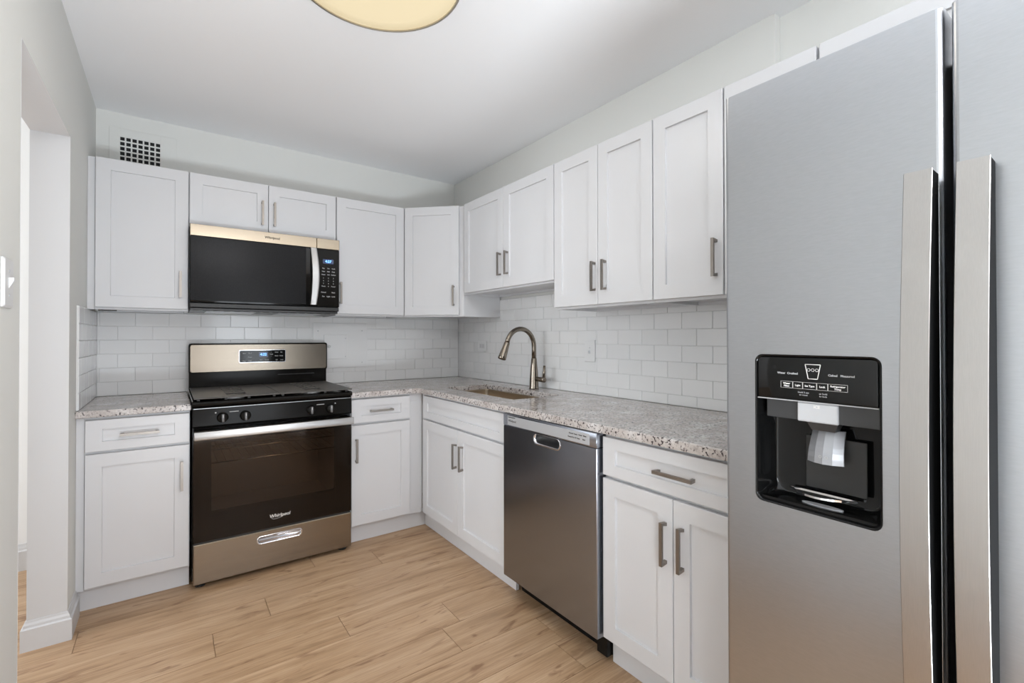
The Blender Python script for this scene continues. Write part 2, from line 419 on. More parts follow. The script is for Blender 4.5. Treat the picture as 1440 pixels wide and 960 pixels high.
# ------------------------------------------------------------------ tiled splashbacks
def tile_panel(fr, u0, u1, z0, z1, du, phase, nf=.0095, first_half=0, holes=()):
    g = MB(); g.box(fr, u0, u1, 0.0005, nf-.003, z0, z1)
    TL, TH, gr = .1524, .0763, .0018
    z = z1; r = 0
    while z > z0+.004:
        zb = max(z-TH, z0)
        u = du+(TL/2 if (r+phase) % 2 else 0)
        while u > u0: u -= TL
        while u < u1:
            a, c = max(u, u0)+gr/2, min(u+TL, u1)-gr/2
            if c-a > .006:
                tu, tz = random.gauss(0, .0035), random.gauss(0, .004)
                b = .0011; za, zc_ = zb+gr/2, z-gr/2
                um, zm = (a+c)/2, (za+zc_)/2
                def P(U, Z, n): return fr(U, n+(U-um)*tu*0.6+(Z-zm)*tz*0.6, Z)
                L0 = [(a, za), (c, za), (c, zc_), (a, zc_)]; L1 = [(a+b, za+b), (c-b, za+b), (c-b, zc_-b), (a+b, zc_-b)]
                bm2 = bmesh.new(); pidl = bm2.faces.layers.float.new('pid'); pv = random.random()
                A = [bm2.verts.new(fr(x, nf-.003, y)) for x, y in L0]; B = [bm2.verts.new(P(x, y, nf-.001)) for x, y in L0]; Cc = [bm2.verts.new(P(x, y, nf)) for x, y in L1]
                for X, Y in ((A, B), (B, Cc)):
                    for i in range(4): bm2.faces.new((X[i], X[(i+1) % 4], Y[(i+1) % 4], Y[i]))
                bm2.faces.new(Cc); bm2.faces.new(A[::-1])
                for f in bm2.faces: f[pidl] = pv
                bmesh.ops.recalc_face_normals(bm2, faces=bm2.faces)
                tmp = bpy.data.meshes.new('t'); bm2.to_mesh(tmp); bm2.free(); tiles.bm.from_mesh(tmp); bpy.data.meshes.remove(tmp)
            u += TL
        z -= TH; r += 1
    return g
ZT, ZB = 1.3435, .887
tiles = MB(); g = tile_panel(BACK, -2.2305, -.0103, ZB, ZT, -2.0677, 0)
t = thing('tile_backsplash', 'white glossy subway tile backsplash behind the gas range on the back wall', 'backsplash', (-1.1, 0, ZB))
part(g, 'grout', 'grout', t); part(tiles, 'tile_field', 'tile', t)
tiles = MB(); g = tile_panel(RIGHT, 0.0005, 2.768, ZB, 1.47, 2.0812, 0)
# the right wall goes up to the raised cabinet over the sink: anchor its courses to the same lines
t = thing('tile_backsplash', 'white glossy subway tile backsplash behind the sink and faucet', 'backsplash', (0, -1.4, ZB))
part(g, 'grout', 'grout', t); part(tiles, 'tile_field', 'tile', t)
tiles = MB(); g = tile_panel(LEFT, -.62, -.0005, ZB, ZT, -.54, 1)
t = thing('tile_backsplash', 'short return of white subway tile on the left wall beside the small counter', 'backsplash', (-2.24, -.3, ZB))
part(g, 'grout', 'grout', t); part(tiles, 'tile_field', 'tile', t)

# ------------------------------------------------------------------ cabinets
def shaker(fr, u0, u1, z0, z1, n0, th=.02, rail=.057, rec=.009):
    m = MB(); b = .0015
    rz = min(rail, (z1-z0)*.3)
    R = lambda a, n: [fr(u0+a, n, z0+a), fr(u1-a, n, z0+a), fr(u1-a, n, z1-a), fr(u0+a, n, z1-a)]
    I = lambda a, n: [fr(u0+rail+a, n, z0+rz+a), fr(u1-rail-a, n, z0+rz+a), fr(u1-rail-a, n, z1-rz-a), fr(u0+rail+a, n, z1-rz-a)]
    n1 = n0+th
    m.loft([R(b, n0), R(0, n0+b), R(0, n1-b), R(b, n1), I(0, n1), I(.0012, n1-rec), ], True, True)
    return m
def pull(fr, u, n, z, length=.138, vertical=True):
    """square arched bar pull; (u,z) centre on the door face n"""
    m = MB(); w = .0055; st = .028; h = length/2; t = .008
    if vertical:
        pts = [(n, z-h+.004), (n+st, z-h), (n+st, z+h), (n, z+h-.004), (n, z+h-.014), (n+st-t, z+h-t-.002), (n+st-t, z-h+t+.002), (n, z-h+.014)]
        def quad(*i): m.loft([[fr(u-w, *pts[k]) for k in i], [fr(u+w, *pts[k]) for k in i]])
        quad(0, 1, 6, 7); quad(1, 2, 5, 6); quad(2, 3, 4, 5)
    else:
        U = lambda a: u+a
        P = [(-h+.004, n), (-h, n+st), (h, n+st), (h-.004, n), (h-.014, n), (h-t-.002, n+st-t), (-h+t+.002, n+st-t), (-h+.014, n)]
        def quad(*i): m.loft([[fr(u+P[k][0], P[k][1], z-w) for k in i], [fr(u+P[k][0], P[k][1], z+w) for k in i]])
        quad(0, 1, 6, 7); quad(1, 2, 5, 6); quad(2, 3, 4, 5)
    return m
ZU, ZTOP, DU = 1.344, 2.092, .305
def wall_cabinet(label, fr, u0, u1, z0, z1, doors, handles, group='white shaker wall cabinets', body=None, side=None):
    """doors: list of (u0,u1); handles: list of (u,z) or None per door"""
    m_ = (u0+u1)/2; t = thing('wall_cabinet', label, 'cabinet', fr(m_, 0, z0), group)
    b = MB()
    if body: body(b)
    else:
        g = .0006; th = .016; rec = .014; n0 = .011
        b.box(fr, u0+g, u0+th, n0, DU-.018, z0, z1); b.box(fr, u1-th, u1-g, n0, DU-.018, z0, z1)      # sides
        b.box(fr, u0+th, u1-th, n0, DU-.018, z1-.016, z1); b.box(fr, u0+th, u1-th, n0, DU-.018, z0+rec, z0+rec+.014)   # top, recessed bottom
        b.box(fr, u0+th, u1-th, n0, n0+.012, z0+rec+.014, z1-.016); b.box(fr, u0+th, u1-th, n0, n0+.018, z0, z0+rec)
        b.box(fr, u0+g, u1-g, DU-.018, DU, z0, z0+.04, .0008); b.box(fr, u0+g, u1-g, DU-.018, DU, z1-.03, z1, .0008)    # face frame
        b.box(fr, u0+g, u0+.03, DU-.018, DU, z0+.04, z1-.03); b.box(fr, u1-.03, u1-g, DU-.018, DU, z0+.04, z1-.03)
        if len(doors) > 1: b.box(fr, doors[0][1]-.02, doors[1][0]+.02, DU-.018, DU, z0+.04, z1-.03)
    part(b, 'carcass', 'cab', t)
    for (a, c), h in zip(doors, handles):
        d = part(shaker(fr, a, c, z0+.011, z1-.001, DU+.0006), 'door', 'cab', t)
        if h: part(pull(fr, h[0], DU+.0206, h[1]), 'handle', 'nickel', d)
    return t
HZ = 1.484
A0, A1, M1, C1 = -2.212, -1.832, -1.066, -.611
t = wall_cabinet('white shaker wall cabinet with one door left of the microwave, below the wall vent', BACK, A0, A1, ZU, ZTOP, [(A0+.003, A1-.003)], [(-1.868, HZ)])
f = MB(); f.box(BACK, -2.2395, A0-.0004, DU-.03, DU-.001, ZU, ZTOP); part(f, 'filler_strip', 'cab', t)
f = MB(); f.box(BACK, -2.2, -2.13, DU-.045, DU-.02, ZU-.006, ZU-.0005); part(f, 'mounting_clip', 'iron', t)
wall_cabinet('low white two door wall cabinet directly above the microwave', BACK, A1, M1, 1.803, ZTOP, [(A1+.003, -1.4515), (-1.4485, M1-.003)], [(-1.482, 1.92), (-1.419, 1.92)])
wall_cabinet('white shaker wall cabinet with one door right of the microwave', BACK, M1, C1, ZU, ZTOP, [(M1+.003, C1-.003)], [(-1.041, HZ)])
def corner_body(b):
    n = .011
    P = [(-.6095, -n), (-n, -n), (-n, -.6095), (-DU, -.6095), (-.6095, -DU)]
    b.prism_z(WORLD, P, ZU+.012, ZTOP)
    q = .016
    b.prism_z(WORLD, [(-.6095, -n), (-.6095+q, -n), (-.6095+q, -DU), (-.6095, -DU)], ZU, ZU+.012)
    b.prism_z(WORLD, [(-n, -.6095), (-n, -.6095+q), (-DU, -.6095+q), (-DU, -.6095)], ZU, ZU+.012)
    b.box(DIAG, .003, .428, -.018, -.0005, ZU, ZU+.012)
dz = DU; 
class _F(Frame):
    pass
DG = Frame(DIAG.o - DIAG.n*DU, DIAG.u, DIAG.n)
wall_cabinet('white diagonal corner wall cabinet with one door between the two cabinet runs', DG, 0, .4313, ZU, ZTOP, [(.017, .400)], [(.365, HZ)], body=corner_body)
E1, F1, G1, H1 = 1.553, 2.163, 2.467, 2.767
wall_cabinet('short white two door wall cabinet raised above the sink', RIGHT, .611, E1, 1.487, ZTOP, [(.645, 1.1), (1.103, E1-.003)], [(1.074, 1.637), (1.147, 1.637)])
t = wall_cabinet('tall white two door wall cabinet between the sink cabinet and the single door cabinet', RIGHT, E1, F1, ZU, ZTOP, [(E1+.003, 1.8565), (1.8595, F1-.003)], [(1.84, HZ), (1.906, HZ)])
f = MB(); f.box(RIGHT, 2.075, 2.095, DU-.03, DU-.0185, ZU+.0005, ZU+.01); part(f, 'mounting_clip', 'iron', t)
wall_cabinet('white single door wall cabinet just left of the refrigerator, handle low on the right', RIGHT, F1, G1, ZU, ZTOP, [(F1+.003, G1-.003)], [(2.438, 1.489)])
wall_cabinet('white single door wall cabinet mostly hidden behind the refrigerator, only its top edge showing', RIGHT, G1, H1, ZU, ZTOP, [(G1+.003, H1-.003)], [(2.74, HZ)])
wall_cabinet('white two door cabinet over the refrigerator, only its top edge showing', RIGHT, H1, 3.69, 1.85, ZTOP, [(H1+.006, 3.226), (3.229, 3.687)], [(3.2, 1.93), (3.26, 1.93)])

BD, ZK, ZBT = .61, .1, .8555
def base_cabinet(label, fr, u0, u1, doors, dh, drawers, drh, extra=None, body_u=None, tk=.035, n_back=.011, tu=None):
    m_ = (u0+u1)/2; t = thing('base_cabinet', label, 'cabinet', fr(m_, 0, 0), 'white shaker base cabinets')
    b = MB(); g = .0006; th = .016; ua, ub = body_u or (u0, u1)
    b.box(fr, ua+g, ua+th, n_back, BD-.018, ZK, ZBT); b.box(fr, ub-th, ub-g, n_back, BD-.018, ZK, ZBT)
    b.box(fr, ua+th, ub-th, n_back, BD-.018, ZK, ZK+.016); b.box(fr, ua+th, ub-th, n_back, n_back+.01, ZK+.016, ZBT)
    b.box(fr, ua+g, ub-g, BD-.018, BD, ZK, ZK+.03, .0008); b.box(fr, ua+g, ub-g, BD-.018, BD, .80, ZBT, .0008)
    b.box(fr, ua+g, max(u0+.02, ua+.03), BD-.018, BD, ZK+.03, .80); b.box(fr, min(u1-.02, ub-.03), ub-g, BD-.018, BD, ZK+.03, .80)
    b.box(fr, max(u0+.02, ua+.03), min(u1-.02, ub-.03), BD-.018, BD, .685, .715)
    if len(doors) > 1: b.box(fr, doors[0][1]-.02, doors[1][0]+.02, BD-.018, BD, ZK+.03, .685)
    part(b, 'carcass', 'cab', t)
    k = MB(); k.box(fr, (tu[0] if tu else ua)+g, (tu[1] if tu else ub)-g, BD-tk-.016, BD-tk, 0.0005, ZK-.0005); part(k, 'toe_kick', 'cab', t)
    for (a, c), h in zip(doors, dh):
        d = part(shaker(fr, a, c, .113, .692, BD+.0006), 'door', 'cab', t)
        if h is not None: part(pull(fr, h, BD+.0206, .549), 'handle', 'nickel', d)
    for (a, c), h in zip(drawers, drh):
        d = part(shaker(fr, a, c, .704, .842, BD+.0006), 'drawer' if h is not None else 'false_drawer_front', 'cab', t)
        if h is not None: part(pull(fr, h, BD+.0206, .771, .142, False), 'handle', 'nickel', d)
    return t
t = base_cabinet('white base cabinet with drawer and one door left of the gas range', BACK, A0, A1, [(A0+.003, A1-.003)], [-1.864], [(A0+.003, A1-.003)], [-2.02], tu=(-2.2385, A1))
f = MB(); f.box(BACK, -2.2395, A0-.0004, BD-.03, BD-.001, ZK, ZBT); part(f, 'filler_strip', 'cab', t)
base_cabinet('narrow white base cabinet with drawer and one door right of the gas range', BACK, M1, -.70, [(M1+.003, -.703)], [-1.037], [(M1+.003, -.703)], [-.889], body_u=(M1, -.6115), tu=(M1, -.5745))
base_cabinet('white sink base cabinet with two doors under a plain false drawer front', RIGHT, .6575, 1.5655, [(.6605, 1.0985), (1.1015, 1.5625)], [1.085, 1.156], [(.6605, 1.5625)], [None], body_u=(.612, 1.5655), tu=(.5745, 1.5655))
base_cabinet('white base cabinet with a wide drawer over two doors beside the refrigerator', RIGHT, 2.170, 2.768, [(2.173, 2.4675), (2.4705, 2.765)], [2.442, 2.504], [(2.173, 2.765)], [2.4805])

# ------------------------------------------------------------------ worktops and sink
ZG0, ZG1 = .8563, .886
ct = MB(); b_ = .003
ct.box(WORLD, -2.2395, -1.8285, -.648, -.0008, ZG0, ZG1, b_)
tag(ct.build('countertop', 'granite', None, (-2.03, -.32, ZG0)), 'short speckled granite countertop left of the gas range', 'countertop')
ct = MB()
ct.box(WORLD, -1.0705, -.648, -.648, -.0008, ZG0, ZG1, 0)
SU0, SU1, SN0, SN1 = .695, 1.435, .175, .495
O = lambda a, z: [RIGHT(u, n, z) for u, n in rrect(.0008+a, 2.769-a, .0008+a, .648-a, .0001, 6)]
I = lambda a, z: [RIGHT(u, n, z) for u, n in rrect(SU0-a, SU1+a, SN0-a, SN1+a, .02, 6)]
ct.loft([O(0, ZG0), O(0, ZG1-b_), O(b_, ZG1), I(b_*.7, ZG1), I(0, ZG1-b_*.7), I(0, ZG0), O(0, ZG0)], False, False)
tag(ct.build('countertop', 'granite', None, (-.33, -1.4, ZG0)), 'long L-shaped speckled granite countertop holding the sink', 'countertop')
t = thing('sink', 'undermount stainless steel sink set in the granite countertop', 'sink', RIGHT(1.065, .34, .66))
J = lambda a, z, r=.022: [RIGHT(u, n, z) for u, n in rrect(SU0-a, SU1+a, SN0-a, SN1+a, r, 6)]
s_ = MB(); s_.loft([J(.03, .8555), J(.002, .8555), J(.002, .85), J(-.004, .70), J(-.02, .685), J(-.19, .678, .1), ], False, False, True)
s_.loft([J(.03, .8555), J(.03, .8535), J(.004, .8535), J(-.002, .69), J(-.2, .672, .1)], False, True, True)
part(s_, 'basin', 'sinksteel', t)
s_ = MB(); s_.disc_stack(RIGHT(1.065, .33, .6795), (0, 0, 1), [(.042, 0), (.042, .003), (.03, .003), (.028, -.001), (0, -.001)]); part(s_, 'drain', 'chrome', t)

t = thing('faucet', 'tall brushed nickel gooseneck faucet standing behind the sink', 'faucet', (-.093, -1.10, ZG1))
m = MB(); m.disc_stack((-.093, -1.10, ZG1+.0005), (0, 0, 1), [(.030, 0), (.030, .004), (.0285, .01), (.0275, .05), (.0245, .1), (.0198, .15), (.0172, .185), (.0145, .19)], 28); part(m, 'body', 'faucet', t)
m = MB(); pts = [(-.093, -1.10, ZG1+.185), (-.093, -1.10, 1.13)]
R_ = .103
for i in range(0, 15):
    a = PI*i/14*.93; pts.append((-.093-R_+R_*math.cos(a), -1.10, 1.148+R_*math.sin(a)*1.03))
m.tube(pts, .0142, 18); part(m, 'neck', 'faucet', t)
e0 = Vector(pts[-1]); dr = (Vector(pts[-1])-Vector(pts[-2])).normalized(); dr = (dr+Vector((-.08, 0, 0))).normalized()
m = MB(); m.disc_stack(e0, dr, [(.0148, -.004), (.0172, 0), (.0172, .006), (.018, .02), (.024, .085), (.025, .1), (.022, .104), (.0, .104)], 24); part(m, 'spray_head', 'faucet', t)
m = MB(); m.disc_stack((-.093, -1.118, .948), (0, -1, 0), [(.015, 0), (.015, .055), (.0165, .058), (.0165, .082), (.012, .086)], 20)
m.tube([(-.093, -1.194, .95), (-.092, -1.195, .99), (-.089, -1.196, 1.033)], [.0095, .0085, .0075], 12); part(m, 'lever', 'faucet', t)

# ------------------------------------------------------------------ gas range
U0, U1 = -1.824, -1.072; UC = (U0+U1)/2
t = thing('gas_range', 'black and stainless freestanding gas range between the base cabinets', 'oven', BACK(UC, .35, 0))
m = MB()
for a, c in ((U0, U0+.012), (U1-.012, U1)): m.box(BACK, a, c, .02, .632, .03, .885, .002)
m.box(BACK, U0+.012, U1-.012, .02, .03, .03, .885); m.box(BACK, U0+.012, U1-.012, .03, .62, .03, .05); m.box(BACK, U0+.012, U1-.012, .60, .625, .05, .11)
m.box(BACK, U0+.012, U1-.012, .60, .632, .757, .768)
part(m, 'body', 'black', t)
m = MB(); m.box(BACK, U0+.012, U1-.012, .10, .60, .26, .27); m.box(BACK, U0+.012, U1-.012, .10, .11, .27, .72); m.box(BACK, U0+.012, U1-.012, .10, .6, .72, .73)
m.box(BACK, U0+.013, U0+.05, .11, .6, .27, .72); m.box(BACK, U1-.05, U1-.013, .11, .6, .27, .72)
part(m, 'oven_cavity', 'oven_inside', t)
for z in (.575, .49, .64):
    m = MB(); m.tube([BACK(U0+.06, .58, z), BACK(U1-.06, .58, z)], .0042, 6); m.tube([BACK(U0+.06, .14, z), BACK(U1-.06, .14, z)], .0042, 6)
    for k in range(17):
        u = U0+.07+k*(U1-U0-.14)/16; m.tube([BACK(u, .14, z), BACK(u, .58, z)], .0016, 5)
    if z != .49: part(m, 'oven_rack', 'wire', t)
    else: m.bm.free()
# cooktop with burners
m = MB(); pr = [(.085, .870), (.645, .870), (.668, .874), (.672, .884), (.668, .893), (.655, .897), (.64, .888), (.1, .888), (.085, .897)]
m.prism_u(BACK, pr, U0-.001, U1+.001)
for a, c in ((U0-.001, U0+.014), (U1-.014, U1+.001)): m.box(BACK, a, c, .086, .655, .886, .8985, .003)
ck = part(m, 'cooktop', 'black', t)
for u, n in ((-1.64, .21), (-1.64, .50), (-1.255, .21), (-1.255, .50)):
    m = MB(); m.disc_stack(BACK(u, n, .8885), (0, 0, 1), [(.052, 0), (.05, .004), (.034, .006), (.034, .012)], 24); bn = part(m, 'burner', 'silver', ck)
    m = MB(); m.disc_stack(BACK(u, n, .9008), (0, 0, 1), [(.036, 0), (.036, .004), (.032, .006), (0, .006)], 24)
    o = m.build('burner_cap', 'iron', bn, BASE[t.name])
# cast iron grates: a flat plate with slots over each pair of burners
for a, c in ((U0+.004, UC-.001), (UC+.001, U1-.004)):
    m = MB(); mid = (a+c)/2; hu = .044
    z0, z1 = .9085, .916; nb, nf = .105, .683
    # outline taper towards the side edges at the front
    m.box(BACK, a, mid-hu, nb, nf, z0, z1, .002); m.box(BACK, mid+hu, c, nb, nf, z0, z1, .002)
    ns = [.105, .19, .235, .27, .315, .35, .395, .43, .475, .52, .683]
    for i in range(0, len(ns)-1, 2): m.box(BACK, mid-hu-.001, mid+hu+.001, ns[i], ns[i+1], z0, z1, .0015)
    m.box(BACK, mid-hu-.001, mid+hu+.001, .60, nf, z0, z1, .0015); m.box(BACK, mid-.005, mid+.005, .18, .53, z0+.0002, z1-.0002)
    for u in (a+.02, mid-.05, mid+.05, c-.02):
        for n in (nb+.02, .64): m.box(BACK, u-.006, u+.006, n-.006, n+.006, .8885, z0+.001)
    part(m, 'grate', 'iron', t)
# control panel with knobs
m = MB(); pr = [(.60, .770), (.655, .770), (.663, .778), (.660, .862), (.652, .869), (.60, .869)]
m.prism_u(BACK, pr, U0+.001, U1-.001)
pr = [(.655, .8695), (.662, .866), (.6635, .862), (.660, .861)]
cp = part(m, 'control_panel', 'black', t)
for u in (-1.701, -1.603, -1.292, -1.191):
    m = MB(); c0 = BACK(u, .6625, .812); ax = BACK.n
    m.disc_stack(c0, ax, [(.025, 0), (.025, .005), (.0225, .008), (.021, .022), (.019, .024), (0, .024)], 28)
    k = part(m, 'knob', 'black', cp)
    m = MB(); m.box(BACK, u-.0055, u+.0055, .684, .699, .7925, .8315, .003, 2); part(m, 'grip', 'grip_grey', k)
    m = MB(); m.box(BACK, u-.0008, u+.0008, .6985, .6995, .815, .829); part(m, 'pointer', 'letter_white', k)
m = MB()
for u0_, u1_ in ((-1.672, -1.632), (-1.262, -1.222)): m.box(BACK, u0_, u1_, .6615, .6622, .835, .8385)
for u in (-1.73, -1.163): m.box(BACK, u-.003, u+.003, .6615, .6622, .834, .84)
m.bm.free()
for u0_, u1_, za, zb in ((-1.672, -1.632, .835, .8385), (-1.262, -1.222, .835, .8385), (-1.733, -1.727, .834, .84), (-1.166, -1.160, .834, .84)):
    m = MB(); m.box(BACK, u0_, u1_, .6615, .6622, za, zb); part(m, 'printed_mark', 'lettering', cp)
m = MB(); m.box(BACK, U0+.004, U1-.004, .6632, .6642, .8605, .8625); part(m, 'trim_line', 'silver', cp)
# oven door
D0, D1, Z0, Z1 = U0+.004, U1-.004, .224, .755
w0, w1, wz0, wz1 = -1.747, -1.163, .355, .70
rr = lambda a, r, n: [BACK(u, n, z) for u, z in rrect(D0+a, D1-a, Z0+a, Z1-a, r)]
ri = lambda n: [BACK(u, n, z) for u, z in rrect(w0, w1, wz0, wz1, .01)]
m = MB(); m.loft([rr(0, .004, .634), rr(0, .004, .664), ri(.664), ri(.634), rr(0, .004, .634)], False, False)
dr_ = part(m, 'oven_door', 'black', t)
m = MB(); m.loft([rr(0, .004, .6642), rr(0, .004, .6695), rr(.002, .004, .6705)]); part(m, 'door_glass', 'oven_glass', dr_)
m = text_mb([('Whirlpool', .0235, (-1.4445), .6707, .281, 'CENTER', .15, .0004)], BACK)
pts = [BACK(-1.4445+.036*math.cos(a)-.002, .6712, .281+.013*math.sin(a)+.009*math.cos(a)) for a in [math.radians(x) for x in range(150, 345, 12)]]
m.tube(pts, .0006, 5); part(m, 'logo', 'letter_white', dr_)
m = MB(); m.box(BACK, D0+.001, D1+.001, .700, .716, .7185, .7575, .003, 2)
for u in (D0+.03, D1-.03): m.box(BACK, u-.012, u+.012, .6712, .702, .726, .75)
part(m, 'door_handle', 'steel_bar', dr_)
# storage drawer
H = (-1.548, -1.339, .152, .188)
rr = lambda a, r, n: [BACK(u, n, z) for u, z in rrect(D0+a, D1-a, .024+a, .214-a, r)]
ri = lambda a, n: [BACK(u, n, z) for u, z in rrect(H[0]+a, H[1]-a, H[2]+a, H[3]-a, .0179)]
m = MB(); m.loft([rr(0, .004, .634), rr(0, .004, .667), rr(.004, .004, .671), ri(0, .671), ri(0, .634), rr(0, .004, .634)], False, False)
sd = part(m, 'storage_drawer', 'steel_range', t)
m = MB(); m.loft([ri(-.003, .6712), ri(-.003, .6735), ri(.002, .6735), ri(.004, .666), ri(.008, .652)], False, True, True); part(m, 'recessed_pull', 'chrome', sd)
m = MB(); m.box(BACK, D0+.004, D1-.004, .62, .66, .2145, .2235); part(m, 'shadow_strip', 'black_matte', t)
# backguard
m = MB()
m.box(BACK, U0+.001, U1-.001+.010, .022, .086, .8985, 1.168, .002)
m.prism_n(BACK, rrect(U0-.001, U1+.012, .992, 1.170, .014), .086, .094)
bgd = part(m, 'backguard', 'black', t)
m = MB(); g0, g1 = U0+.006, U1+.006
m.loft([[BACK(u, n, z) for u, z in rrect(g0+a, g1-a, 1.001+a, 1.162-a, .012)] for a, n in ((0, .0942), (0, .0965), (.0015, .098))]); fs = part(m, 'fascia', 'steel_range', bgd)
m = MB(); m.box(BACK, -1.36, -1.14, .0865, .094, .967, .973, .002); part(m, 'vent_lip', 'dark_grey', bgd)
m = MB(); m.prism_n(BACK, rrect(-1.5735, -1.3145, 1.0505, 1.1275, .007), .0982, .0995); cl = m.build('display_bezel', 'chrome', fs, BASE[t.name])
BASE[cl.name] = BASE[t.name]
m = MB(); m.prism_n(BACK, rrect(-1.571, -1.3175, 1.053, 1.125, .006), .0997, .1005); m.build('display', 'black_gloss', fs, BASE[t.name])
m = MB(); m.prism_n(BACK, rrect(-1.466, -1.417, 1.084, 1.114, .002), .1006, .1009); m.build('clock_window', 'lcd', fs, BASE[t.name])
text_mb([('4:22', .021, -1.4415, .1011, 1.099, 'CENTER', 0, .0003)], BACK).build('clock_digits', 'display_blue', fs, BASE[t.name])
tx = []
for s, u, z in (('Bake', -1.546, 1.108), ('Broil', -1.515, 1.108), ('Warm', -1.515, 1.084), ('Clean', -1.546, 1.062), ('Light', -1.515, 1.062), ('Start', -1.455, 1.066), ('Cancel', -1.424, 1.066),
                ('+', -1.398, 1.112), ('Temp', -1.398, 1.1), ('-', -1.398, 1.088), ('Timer', -1.368, 1.112), ('Set', -1.341, 1.112), ('Clock', -1.368, 1.089), ('Cook', -1.341, 1.089), ('Off', -1.368, 1.064), ('Lock', -1.337, 1.064)):
    tx.append((s, .0085, u, .1007, z, 'CENTER', 0, .0002))
text_parts(tx, BACK, 'button_label', 'lettering', fs, BASE[t.name])
for u in (U0+.035, U1-.04):
    for n in (.62, .1):
        m = MB(); m.disc_stack(BACK(u, n, 0.0005), (0, 0, 1), [(.022, 0), (.022, .006), (.009, .008), (.009, .029)], 16); part(m, 'leveling_foot', 'black_matte', t)

# ------------------------------------------------------------------ microwave
U0, U1, ND = -1.8305, -1.0685, .385
t = thing('microwave', 'over-the-range microwave in black and stainless under the low cabinet', 'microwave', BACK(-1.45, .2, 1.348))
m = MB(); m.box(BACK, U0+.001, U1-.001, .0115, ND-.002, 1.362, 1.8015, .002); part(m, 'housing', 'black_matte', t)
m = MB(); m.box(BACK, U0+.003, U1-.003, .02, ND-.006, 1.349, 1.3615, .002)
for k in range(14): m.box(BACK, U0+.06+k*.048, U0+.09+k*.048, ND-.03, ND-.012, 1.347, 1.3492)
bt = part(m, 'underside', 'dark_grey', t)
for a in (U0+.08, U1-.32):
    m = MB(); m.box(BACK, a, a+.24, .08, .30, 1.3465, 1.3488, .0005); part(m, 'grease_filter', 'silver', bt)
UD_ = -1.2015                                                    # door / control split
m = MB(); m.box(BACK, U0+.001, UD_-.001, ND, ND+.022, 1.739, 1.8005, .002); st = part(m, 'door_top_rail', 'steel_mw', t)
text_mb([('Whirlpool', .0185, -1.443, ND+.0222, 1.770, 'CENTER', .15, .0005)], BACK).build('logo', 'letter_dark', st, BASE[t.name])
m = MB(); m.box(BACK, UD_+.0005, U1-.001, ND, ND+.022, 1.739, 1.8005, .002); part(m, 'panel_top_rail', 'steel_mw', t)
m = MB(); m.box(BACK, U0+.001, UD_-.001, ND, ND+.02, 1.389, 1.7385, .003); dd = part(m, 'door', 'black_gloss', t)
m = MB(); m.prism_n(BACK, rrect(U0+.004, -1.262, 1.40, 1.737, .004), ND+.0201, ND+.0215); part(m, 'door_glass', 'mw_glass', dd)
# bowed handle
m = MB(); L = []
for i in range(13):
    s = i/12; z = 1.737-.338*s; bow = .012*math.sin(PI*s); n = ND+.034+.018*math.sin(PI*s)
    L.append([BACK(u, nn, z) for u, nn in ((-1.238+bow*.5, n-.012), (-1.205+bow, n-.012), (-1.205+bow, n-.002), (-1.211+bow, n), (-1.236+bow*.5, n), (-1.238+bow*.5, n-.002))])
m.loft(L, smooth=False)
for z in (1.725, 1.41): m.box(BACK, -1.228, -1.21, ND+.0216, ND+.034, z-.009, z+.009)
part(m, 'handle', 'steel_bar', dd)
m = MB(); m.box(BACK, UD_+.0005, U1-.001, ND, ND+.02, 1.389, 1.7385, .003); cp = part(m, 'control_panel', 'black', t)
m = MB(); m.prism_n(BACK, rrect(-1.166, -1.104, 1.650, 1.678, .002), ND+.0202, ND+.0208); o = part(m, 'clock_window', 'lcd', cp)
o = part(text_mb([('4:27', .021, -1.135, ND+.021, 1.664, 'CENTER', 0, .0004)], BACK), 'clock_digits', 'display_blue', cp)
tx = []
for r, row_ in enumerate((('Pop', 'Pot', 'Cook'), ('Heat', 'Melt', 'Keep'), ('Steam', 'Soft', 'Defrost'))):
    for k, s in enumerate(row_): tx.append((s, .0085, -1.163+k*.029, ND+.0204, 1.622-r*.019, 'CENTER', 0, .0003))
for r, row_ in enumerate((('1', '2', '3'), ('4', '5', '6'), ('7', '8', '9'), ('Clock', '0', 'Power'))):
    for k, s in enumerate(row_): tx.append((s, .0095, -1.163+k*.029, ND+.0204, 1.563-r*.0165, 'CENTER', 0, .0002))
for r, row_ in enumerate((('Cancel', '', 'Start'), ('Fan', 'Light', 'Lock'))):
    for k, s in enumerate(row_):
        if s: tx.append((s, .0105, -1.163+k*.029, ND+.0204, 1.477-r*.025, 'CENTER', 0, .0003))
text_parts(tx, BACK, 'button_label', 'lettering', cp)
m = MB(); m.box(BACK, U0+.001, U1-.001, ND-.03, ND+.012, 1.363, 1.388, .003)
for k in range(3): m.box(BACK, U0+.06+k*.22, U0+.22+k*.22, ND+.0115, ND+.0125, 1.372, 1.380)
part(m, 'vent_grille', 'black_matte', t)

# ------------------------------------------------------------------ dishwasher
U0, U1 = 1.571, 2.164
t = thing('dishwasher', 'stainless steel dishwasher with a pocket handle between the sink and drawer cabinets', 'dishwasher', RIGHT(1.87, .35, 0))
m = MB(); m.box(RIGHT, U0+.006, U1-.006, .03, .595, .092, .852, .002); part(m, 'tub', 'black_matte', t)
m = MB(); m.box(RIGHT, U0+.008, U1+.0, .50, .552, .0006, .0905, .001)
m.box(RIGHT, U1-.05, U1, .552, .60, .02, .0905); part(m, 'toe_panel', 'black', t)
NF = .652
PK = (1.797, 1.966, .751, .7945)
m = MB(); k = .0035
O = lambda a, n: [RIGHT(u, n, z) for u, z in rrect(U0+a, U1-a, .103+a, .797-a, .003)]
pk = lambda a, n: [RIGHT(u, n, z) for u, z in rrect(PK[0]+a, PK[1]-a, PK[2]+a, PK[3]-a*.2, .0225)]
